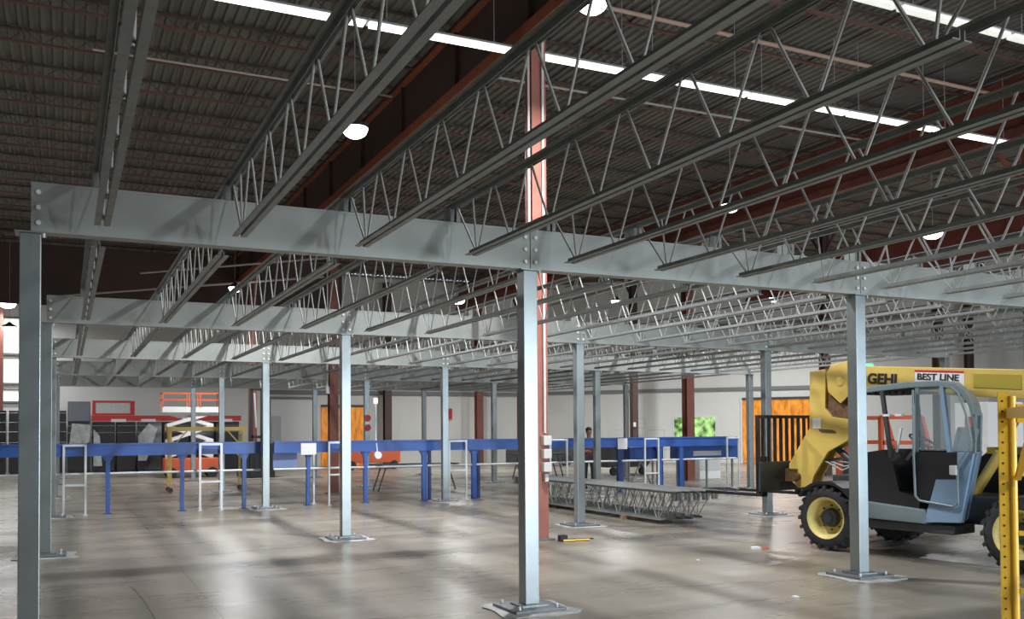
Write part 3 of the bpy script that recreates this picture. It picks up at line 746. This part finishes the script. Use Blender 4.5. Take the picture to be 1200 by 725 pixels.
# ------------------------------------------------------------------ telehandler
TH = R(9)
tele = empty('telehandler', (11.2, .77, 0), 'yellow telehandler with blue-grey cab parked behind the right-hand post', 'telehandler', rz=TH)
def wheel(x, y, r=.465, w=.34, steer=0):
    s = -1 if x < 0 else 1
    tm = MB()
    prof = [(-w/2, r*.62), (-w/2, r*.84), (-w/2+.05, r*.95), (w/2-.05, r*.95), (w/2, r*.84), (w/2, r*.62)]
    tm.lathe((0,0,0), (1,0,0), prof, 36)
    for i in range(20):
        for side in (-1, 1):
            a = 2*pi*(i+(.5 if side > 0 else 0))/20
            def P(xx, rr, da): return (xx, rr*cos(a+da), rr*sin(a+da))
            q0, q1 = (.02*side, side*(w/2+.004))
            vs = [P(q0, r*.93, .09), P(q1, r*.86, -.0), P(q1, r*.86, -.11), P(q0, r*.93, -.02), P(q0, r, .085), P(q1*.94, r*.985, 0), P(q1*.94, r*.985, -.10), P(q0, r, -.015)]
            tm.add(vs, [(0,1,2,3),(4,5,6,7),(0,1,5,4),(1,2,6,5),(2,3,7,6),(3,0,4,7)])
    o = tm.build('tire', M['tire'], tele, 0, (x, y, r)); o.rotation_euler = (0,0,steer)
    rm = MB().lathe((0,0,0), (s,0,0), [(w/2+.005, r*.64), (w/2-.0, r*.60), (w/2-.03, r*.56), (.02, r*.50), (.0, r*.40), (.0, 0)], 32)
    rm.lathe((0,0,0), (s,0,0), [(w/2+.005, r*.64), (w/2-.02, r*.66), (-.1, r*.64)], 32)
    ri = rm.build('rim', M['yellow_rim'], o)
    hb = MB().cyl((0,0,0), (s*.09,0,0), r*.30, r*.26, 20).cyl((s*.09,0,0), (s*.12,0,0), r*.16, r*.14, 16)
    hb.build('hub', M['charcoal'], o)
    nb = MB()
    for k_ in range(8):
        a = 2*pi*k_/8; nb.cyl((s*.0, r*.37*cos(a), r*.37*sin(a)), (s*.02, r*.37*cos(a), r*.37*sin(a)), .014, n=6)
    nb.build('lug_nuts', M['charcoal'], o)
wheel(-.80, 1.34, steer=R(4)); wheel(.80, 1.34, steer=R(4)); wheel(-.80, -1.38); wheel(.80, -1.38)
MB().box(-.36, .36, -2.0, 1.75, .48, .86).build('chassis', M['charcoal'], tele, .03)
MB().cyl((-.68, 1.34, .465), (.68, 1.34, .465), .09).cyl((-.68, -1.38, .465), (.68, -1.38, .465), .09).build('axle', M['charcoal'], tele)
MB().prism([(.95, .52), (-.2, .5), (-.2, .68), (.95, .76)], 'x', -.96, -.36).build('step_beam', M['cab_roof'], tele, .015)
MB().box(-.9, -.4, -.55, .75, .38, .5).build('fuel_tank', M['charcoal'], tele, .02)
# fender over the front wheel
fp = [(1.34+.56*cos(a), .465+.53*sin(a)) for a in [R(d) for d in range(35, 171, 15)]]
fp2 = [(1.34+.52*cos(a), .465+.49*sin(a)) for a in [R(d) for d in range(170, 34, -15)]]
MB().prism(fp+fp2, 'x', -.98, -.55).build('fender', M['black'], tele)
fp = [(-1.38+.56*cos(a), .465+.54*sin(a)) for a in [R(d) for d in range(20, 156, 15)]]
fp2 = [(-1.38+.52*cos(a), .465+.50*sin(a)) for a in [R(d) for d in range(155, 19, -15)]]
MB().prism(fp+fp2, 'x', .6, .98).build('fender', M['black'], tele)
# cab body
XO = -.95; XI = -.12; SH = .36     # the rear wall runs forward towards the machine's centre
MB().prism([(-.85, 1.43), (-.66, .55), (-.17, .52), (-.35, 1.08), (-.63, 1.09), (-.64, 1.43)], 'x', XO, XO+.05).build('side_panel', M['cab'], tele, .006)
MB().loft([(-.87, 1.43), (-.68, .55), (-.64, .55), (-.83, 1.43)], [(-.87+SH, 1.43), (-.68+SH, .55), (-.64+SH, .55), (-.83+SH, 1.43)], XO+.05, XI).build('rear_panel', M['cab'], tele)
MB().prism([(-.07, 1.43), (-.63, 1.43), (-.63, 1.10), (-.35, 1.08), (-.24, .8), (-.07, .82)], 'x', XO+.005, XO+.04).build('door_panel', M['black'], tele)
MB().prism([(.78, .76), (.78, 1.4), (.45, 1.45), (.30, 1.25), (.22, .9), (-.07, .82), (-.07, .68), (.78, .70)], 'x', -.88, -.14).build('footwell', M['black'], tele)
MB().box(-.16, -.12, -.45, .75, .7, 1.45).build('inner_wall', M['black'], tele)
roof = [(.78, 2.26), (.6, 2.31), (.0, 2.355), (-.42, 2.35), (-.62, 2.31), (-.76, 2.21), (-.84, 2.06), (-.88, 1.9), (-.83, 1.88), (-.79, 2.03), (-.71, 2.14), (-.6, 2.22), (-.42, 2.27), (0, 2.27), (.6, 2.235), (.78, 2.2)]
roof2 = [(a+(SH if a < -.5 else (.2 if a < -.3 else 0)), b) for a, b in roof]
MB().loft(roof, roof2, XO, XI).build('roof', M['cab_roof'], tele, .012)
for i in range(7): MB().box(XO+.05, -.2, .05+.1*i, .10+.1*i, 2.2, 2.235).build('roof_slat', M['charcoal'], tele)
def post(y0, z0, y1, z1, w=.05, x=XO+.025): return MB().bar((x, y0, z0), (x, y1, z1), w, .05)
post(-.44, 2.28, -.53, 1.43).build('door_pillar', M['cab'], tele)
post(-.1, 2.3, -.07, 1.4, .03).build('front_pillar', M['cab_roof'], tele)
post(.42, 2.26, .30, 1.35, .045).build('windshield_pillar', M['charcoal'], tele)
post(-.86, 1.92, -.84, 1.42, .035).build('rear_pillar', M['cab_roof'], tele)
post(-.86+SH, 1.92, -.84+SH, 1.42, .045, -.15).build('rear_pillar', M['cab_roof'], tele)
post(.42, 2.26, .30, 1.35, .045, -.15).build('windshield_pillar', M['charcoal'], tele)
# tube loop of the door
lp = [(-.07, 2.24), (-.065, 1.4), (-.08, .86), (-.14, .80), (-.6, .75), (-.655, .80), (-.655, 1.22), (-.68, 1.30), (-.82, 1.50), (-.84, 1.58), (-.78, 1.92), (-.68, 2.18), (-.58, 2.26)]
MB().tube([(XO-.03, a, b) for a, b in lp], .016, 8).build('door_frame', M['cab_roof'], tele)
MB().box(XO-.07, XO-.01, -.66, -.57, 1.15, 1.27).build('door_handle', M['white'], tele, .01)
MB().prism([(-.12, 1.45), (-.12, 2.25), (-.41, 2.25), (-.50, 1.45)], 'x', XO+.02, XO+.026).build('door_glass', M['glass'], tele)
MB().prism([(-.56, 1.45), (-.47, 2.25), (-.6, 2.2), (-.74, 2.06), (-.82, 1.9), (-.83, 1.45)], 'x', XO+.02, XO+.026).build('quarter_glass', M['glass'], tele)
MB().loft([(-.855, 1.45), (-.865, 1.9), (-.859, 1.9), (-.849, 1.45)], [(-.855+SH, 1.45), (-.865+SH, 1.9), (-.859+SH, 1.9), (-.849+SH, 1.45)], XO+.06, -.17).build('rear_glass', M['glass'], tele)
# seat, wheel, levers
MB().box(-.78, -.34, -.48, -.06, 1.02, 1.14).build('seat_cushion', M['rubber'], tele, .03)
MB().prism([(-.46, 1.1), (-.62, 1.72), (-.54, 1.76), (-.38, 1.12)], 'x', -.78, -.36).build('seat_back', M['rubber'], tele, .03)
MB().box(-.66, -.48, -.63, -.57, 1.74, 1.88).build('headrest', M['orange'], tele, .03)
MB().bar((-.52, .32, 1.3), (-.52, .12, 1.55), .05).build('steering_column', M['charcoal'], tele)
sw = MB(); c = V((-.52, .1, 1.57)); ax = V((0, -.5, .85)).normalized(); u = V((1,0,0)); v_ = ax.cross(u)
sw.tube([c+u*(.17*cos(a*pi/8))+v_*(.17*sin(a*pi/8)) for a in range(17)], .014, 6); sw.bar(c-u*.17, c+u*.17, .025)
sw.build('steering_wheel', M['black'], tele)
MB().bar((XO+.12, .28, 1.42), (XO+.12, .2, 1.75), .03).build('grab_handle', M['white'], tele)
MB().box(XO+.0, XO+.06, .12, .22, 1.9, 1.93).box(XO, XO+.06, .3, .4, 1.9, 1.93).build('light_bracket', M['white'], tele)
# engine hood on the right side
MB().prism([(-2.0, .8), (-2.0, 1.35), (-1.85, 1.46), (-.35, 1.46), (-.15, 1.3), (-.15, .8)], 'x', .38, .95).build('engine_hood', M['black'], tele, .02)
MB().box(.36, .97, -1.9, -.3, 1.38, 1.475).build('hood_trim', M['yellow'], tele, .01)
MB().box(.36, .379, -2.0, -1.05, .85, 1.37).build('hood_panel', M['yellow'], tele, .005)
MB().box(.345, .359, -1.75, -1.25, 1.05, 1.22).build('label_plate', M['paper'], tele)
MB().box(-.36, .38, -2.05, -1.2, .86, 1.1).build('rear_counterweight', M['charcoal'], tele, .03)
# boom
bx0, bx1 = -.02, .24
def bz(y): return 2.545+.079*(y-.9)   # top line slopes up to the front
MB().prism([(1.85, bz(1.85)+.09), (-2.6, bz(-2.6)+.09), (-2.6, bz(-2.6)-.30), (1.85, bz(1.85)-.28)], 'x', bx0, bx1).build('boom', M['yellow'], tele, .012)
MB().prism([(-.35, bz(-.35)+.02), (-.98, bz(-.98)+.02), (-.98, bz(-.98)-.17), (-.35, bz(-.35)-.17)], 'x', bx0-.012, bx0-.001).build('access_panel', M['olive'], tele, .004)
MB().prism([(1.5, 2.36), (1.98, 2.36), (2.02, 2.0), (1.9, 1.85), (1.55, 1.87)], 'x', bx0+.04, bx1-.04).build('boom_knuckle', M['brown'], tele, .02)
MB().prism([(2.0, 2.66), (2.3, 2.64), (2.32, 1.75), (2.72, 1.18), (2.74, .95), (2.55, .80), (2.30, .84), (2.25, 1.0), (1.98, 1.38), (1.64, 1.55), (1.5, 1.70), (1.5, 1.86), (1.9, 1.92), (2.02, 2.05)], 'x', bx0-.0, bx0+.05).build('gooseneck', M['yellow'], tele, .008)
MB().prism([(2.0, 2.66), (2.3, 2.64), (2.32, 1.75), (2.72, 1.18), (2.74, .95), (2.55, .80), (2.30, .84), (2.25, 1.0), (1.98, 1.38), (1.64, 1.55), (1.5, 1.70), (1.5, 1.86), (1.9, 1.92), (2.02, 2.05)], 'x', bx1-.05, bx1).build('gooseneck', M['yellow'], tele, .008)
MB().prism([(2.3, 2.64), (2.32, 1.75), (2.72, 1.18), (2.70, 1.16), (2.28, 1.74), (2.26, 2.62)], 'x', bx0+.05, bx1-.05).build('gooseneck_web', M['yellow'], tele)
MB().prism([(1.50, 2.3), (1.72, 2.12), (1.94, 2.3), (1.97, 2.6), (1.88, 2.72), (1.55, 2.76), (1.50, 2.7)], 'x', bx0-.03, bx0).build('head_plate', M['yellow'], tele, .01)
MB().ball((bx0-.02, 1.72, 2.45), .09, 12, (.3, 1, 1)).build('pin', M['yellow'], tele)
slot = [(1.98+.10*cos(a)+(.06 if cos(a) > 0 else -.06), 1.70+.03*sin(a)+.02*cos(a)) for a in [2*pi*i/16 for i in range(16)]]
MB().prism(slot, 'x', bx0-.006, bx0-.001).build('slot', M['brown'], tele)
MB().box(bx0-.006, bx0-.001, 2.1, 2.25, 1.74, 1.9).build('warning_label', M['paper'], tele)
MB().cyl((bx0-.08, 2.55, .98), (bx1+.08, 2.55, .98), .06).build('pivot_pin', M['brown'], tele)
# carriage with backrest and forks
cr_ = MB()
CY = 2.86
cr_.box(-.62, .72, CY-.03, CY+.03, 1.91, 1.96).box(-.62, -.57, CY-.03, CY+.03, .72, 1.91).box(.67, .72, CY-.03, CY+.03, .72, 1.91)
for i in range(8): cr_.box(-.5+.145*i, -.46+.145*i, CY-.02, CY+.02, 1.2, 1.91)
cr_.build('backrest', M['black'], tele)
MB().box(-.62, .72, CY-.06, CY+.02, .75, 1.22).build('carriage', M['charcoal'], tele, .01)
for x_ in (-.42, .42):
    MB().box(x_-.06, x_+.06, CY+.02, CY+.07, .68, 1.3).box(x_-.06, x_+.06, CY+.02, CY+1.25, .66, .71).build('fork', M['black'], tele, .004)
MB().bar((bx0+.1, 2.55, 1.0), (bx0+.1, CY-.05, 1.0), .2).build('carriage_bracket', M['brown'], tele)
# lift cylinders and hoses
MB().cyl((bx0-.12, -.37, .84), (bx0-.12, -.74, 1.42), .055, n=14).cyl((bx0-.02, -.35, .84), (bx0-.02, -.72, 1.42), .055, n=14).build('lift_cylinder', M['yellow'], tele)
MB().cyl((bx0-.07, -.74, 1.42), (bx0-.07, -1.1, 2.1), .03, n=12).build('lift_rod', M['chrome'], tele)
MB().cyl((.11, 1.3, 1.0), (.11, 2.0, 1.5), .05, n=12).build('tilt_cylinder', M['charcoal'], tele)
hz = MB()
for k_ in range(5): hz.tube([(.0+.05*k_, 1.0, .95), (.02+.05*k_, 1.4, 1.25-.03*k_), (.02+.05*k_, 1.75, 1.1+.06*k_), (.03+.05*k_, 2.1, 1.25)], .014, 6)
hz.build('hoses', M['galv'], tele)
MB().box(-.3, .5, .86, 1.7, .86, 1.05).build('front_frame', M['charcoal'], tele, .02)
MB().box(-.2, .3, -2.4, -1.9, .86, 2.2).build('boom_tower', M['charcoal'], tele, .02)
# lettering on the boom, read from the left side
rotl = (R(90), 0, R(-90)); ang = math.atan(.079)
text_obj('lettering', 'GEHL', .21, M['lettering'], tele, (bx0-.006, 1.27, bz(1.27)-.165), (R(90), -0, R(-90)), 1.05, .006)
MB().prism([(.50, bz(.5)+.05), (-.22, bz(-.22)+.05), (-.22, bz(-.22)-.16), (.50, bz(.5)-.16)], 'x', bx0-.005, bx0-.001).build('name_plate', M['paper'], tele)
MB().prism([(.50, bz(.5)+.05), (-.22, bz(-.22)+.05), (-.22, bz(-.22)+.02), (.50, bz(.5)+.02)], 'x', bx0-.008, bx0-.005).build('name_plate_stripe', M['red_sign'], tele)
text_obj('lettering', 'BEST LINE', .125, M['lettering'], tele, (bx0-.009, .47, bz(.47)-.085), (R(90), 0, R(-90)), 1.12, .002)

# orange machine standing behind the telehandler
t = empty('orange_lift_truck', (15.2, 5.6, 0), 'orange lift truck seen through the telehandler cab', 'lift truck')
MB().box(-.7, .9, -.5, .5, .25, 1.15).build('body', M['charcoal'], t, .04)
for yy in (-.45, .45):
    MB().bar((-.6, yy, 1.1), (-.6, yy, 1.95), .08).bar((.8, yy, 1.1), (.5, yy, 1.95), .08).bar((-.6, yy, 1.95), (.5, yy, 1.95), .08).bar((-.6, yy, 1.45), (.7, yy, 1.45), .08).build('guard', M['orange'], t)
MB().bar((-.95, -.3, .1), (-.95, -.3, 2.1), .1).bar((-.95, .3, .1), (-.95, .3, 2.1), .1).build('mast', M['orange'], t)
for x_ in (-.45, .65):
    for y_ in (-.5, .5): MB().cyl((x_, y_-.08, .25), (x_, y_+.08, .25), .25, n=18).build('wheel', M['tire'], t)
# white block added in place of a bright opening in the far wall
t = empty('white_block', (22.7, 9.0, 0), 'tall white block added for a bright wall opening between the cab and the yellow ladder frame', 'block')
MB().box(-.7, .7, -.5, .5, .1, 2.4).build('body', M['white'], t, .01)
MB().box(-.7, -.5, -.5, .5, 0, .1).box(.5, .7, -.5, .5, 0, .1).build('skid', M['brown'], t)

# ------------------------------------------------------------------ yellow ladder scaffold, right edge
SX, SY = 4.435, -5.128
t = empty('ladder_scaffold', (SX, SY, 0), 'bright yellow perforated ladder scaffold frame at the right edge', 'scaffold', rz=R(-45))
def stile(x, y):
    # round tube with a perforated strap beside it
    o = MB().cyl((x+.012, y, .15), (x+.012, y, 1.90), .021, n=20).box(x-.048, x-.004, y-.012, y+.012, .15, 1.92).build('stile', M['scaf'], t)
    z = .2
    while z < 1.88:
        MB().cyl((x-.03, y-.0135, z), (x-.03, y-.0115, z), .005, n=8).build('pin_hole', M['black'], o); z += .0508
    MB().cyl((x, y-.02, .07), (x, y+.02, .07), .07, n=16).build('caster', M['black'], t)
    MB().cyl((x, y, .07), (x, y, .16), .015, n=8).build('caster_stem', M['chrome'], t)
for x_, y_ in ((0, 0), (.72, 0), (0, -1.6), (.72, -1.6)): stile(x_, y_)
for y_ in (0, -1.6):
    for z in (.38, .66, .95, 1.23, 1.52):
        MB().box(.034, .670, y_-.011, y_+.011, z-.011, z+.011).build('rung', M['scaf'], t)
    MB().box(.034, .670, y_-.015, y_+.015, 1.77, 1.86).build('top_rail', M['scaf'], t)
MB().bar((.03, -.03, 1.50), (.03, -.5, 1.80), .026).build('brace', M['scaf'], t)
MB().box(-.02, .02, -1.58, -.02, 1.79, 1.84).build('side_rail', M['scaf'], t); MB().box(.70, .74, -1.58, -.02, 1.79, 1.84).build('side_rail', M['scaf'], t)

# ------------------------------------------------------------------ small things on the floor
def scrap(x, y, m, lab, name='scrap', s=.05):
    tag(MB().prism([(-s, -s*.6), (s*.8, -s), (s, s*.5), (-s*.3, s)], 'z', 0, s*.45).build(name, M[m], loc=(x, y, .001)), lab, 'debris')
scrap(9.3, 2.57, 'paper', 'white scrap on the floor left of the near machine tire', s=.07)
scrap(9.42, 2.5, 'orange', 'orange scrap beside the white scrap left of the near machine tire', s=.05)
scrap(7.07, -.71, 'paper', 'small white scrap on the floor between the two nearest posts', s=.035)
scrap(7.85, 2.0, 'paper', 'tiny white scrap on the floor in front of the joist stack', s=.025)
t = empty('floor_hardware', (7.28, 4.72, 0), 'small heap of black and yellow straps at the foot of the salmon column', 'straps')
MB().box(-.05, .08, -.05, .05, 0, .1).build('buckle', M['black'], t, .01)
MB().tube([(.0, -.05, .015), (.15, -.12, .02), (.28, -.06, .015), (.42, -.14, .02)], .018, 6).build('yellow_strap', M['scaf'], t)
MB().tube([(.0, .05, .012), (.3, .12, .012), (.6, .05, .012)], .012, 6).build('black_cord', M['black'], t)
tag(MB().tube([(.93, 3.3, .003), (.97, 2.9, .003), (1.0, 2.2, .003), (1.02, 1.2, .003), (1.05, .2, .003)], .003, 6).build('string', M['lime'] if False else M['girt']), 'thin cord lying on the floor at lower left', 'cord')

# ------------------------------------------------------------------ light
def area(name, loc, rot, sx, sy, e, col=(1,1,1), spread=180):
    ld = bpy.data.lights.new(name, 'AREA'); ld.shape = 'RECTANGLE'; ld.size = sx; ld.size_y = sy; ld.energy = e; ld.color = col; ld.spread = R(spread)
    o = bpy.data.objects.new(name, ld); COL.objects.link(o); o.location = loc; o.rotation_euler = rot; return o
area('door_daylight', ((DX0+DX1)/2, YF-.15, DZ/2), (R(90), 0, 0), DX1-DX0-.1, DZ-.1, 1250, (.80, .90, 1.0))
area('door_daylight', ((EX0+EX1)/2, YF-.15, DZ/2), (R(90), 0, 0), EX1-EX0-.1, DZ-.1, 1100, (.70, .85, 1.0))
w = bpy.data.worlds.new('world'); SC.world = w; w.use_nodes = True
bg = w.node_tree.nodes['Background']; bg.inputs[0].default_value = (.75, .85, 1, 1); bg.inputs[1].default_value = 1.0

SC.view_settings.view_transform = 'Standard'; SC.view_settings.look = 'None'; SC.view_settings.gamma = 1; SC.view_settings.exposure = 0.1
SC.view_settings.use_curve_mapping = False
SC.cycles.max_bounces = 8; SC.cycles.diffuse_bounces = 5; SC.cycles.glossy_bounces = 4; SC.cycles.transparent_max_bounces = 8
SC.cycles.use_denoising = True; SC.cycles.sample_clamp_indirect = 6
SC.cycles.caustics_reflective = False; SC.cycles.caustics_refractive = False
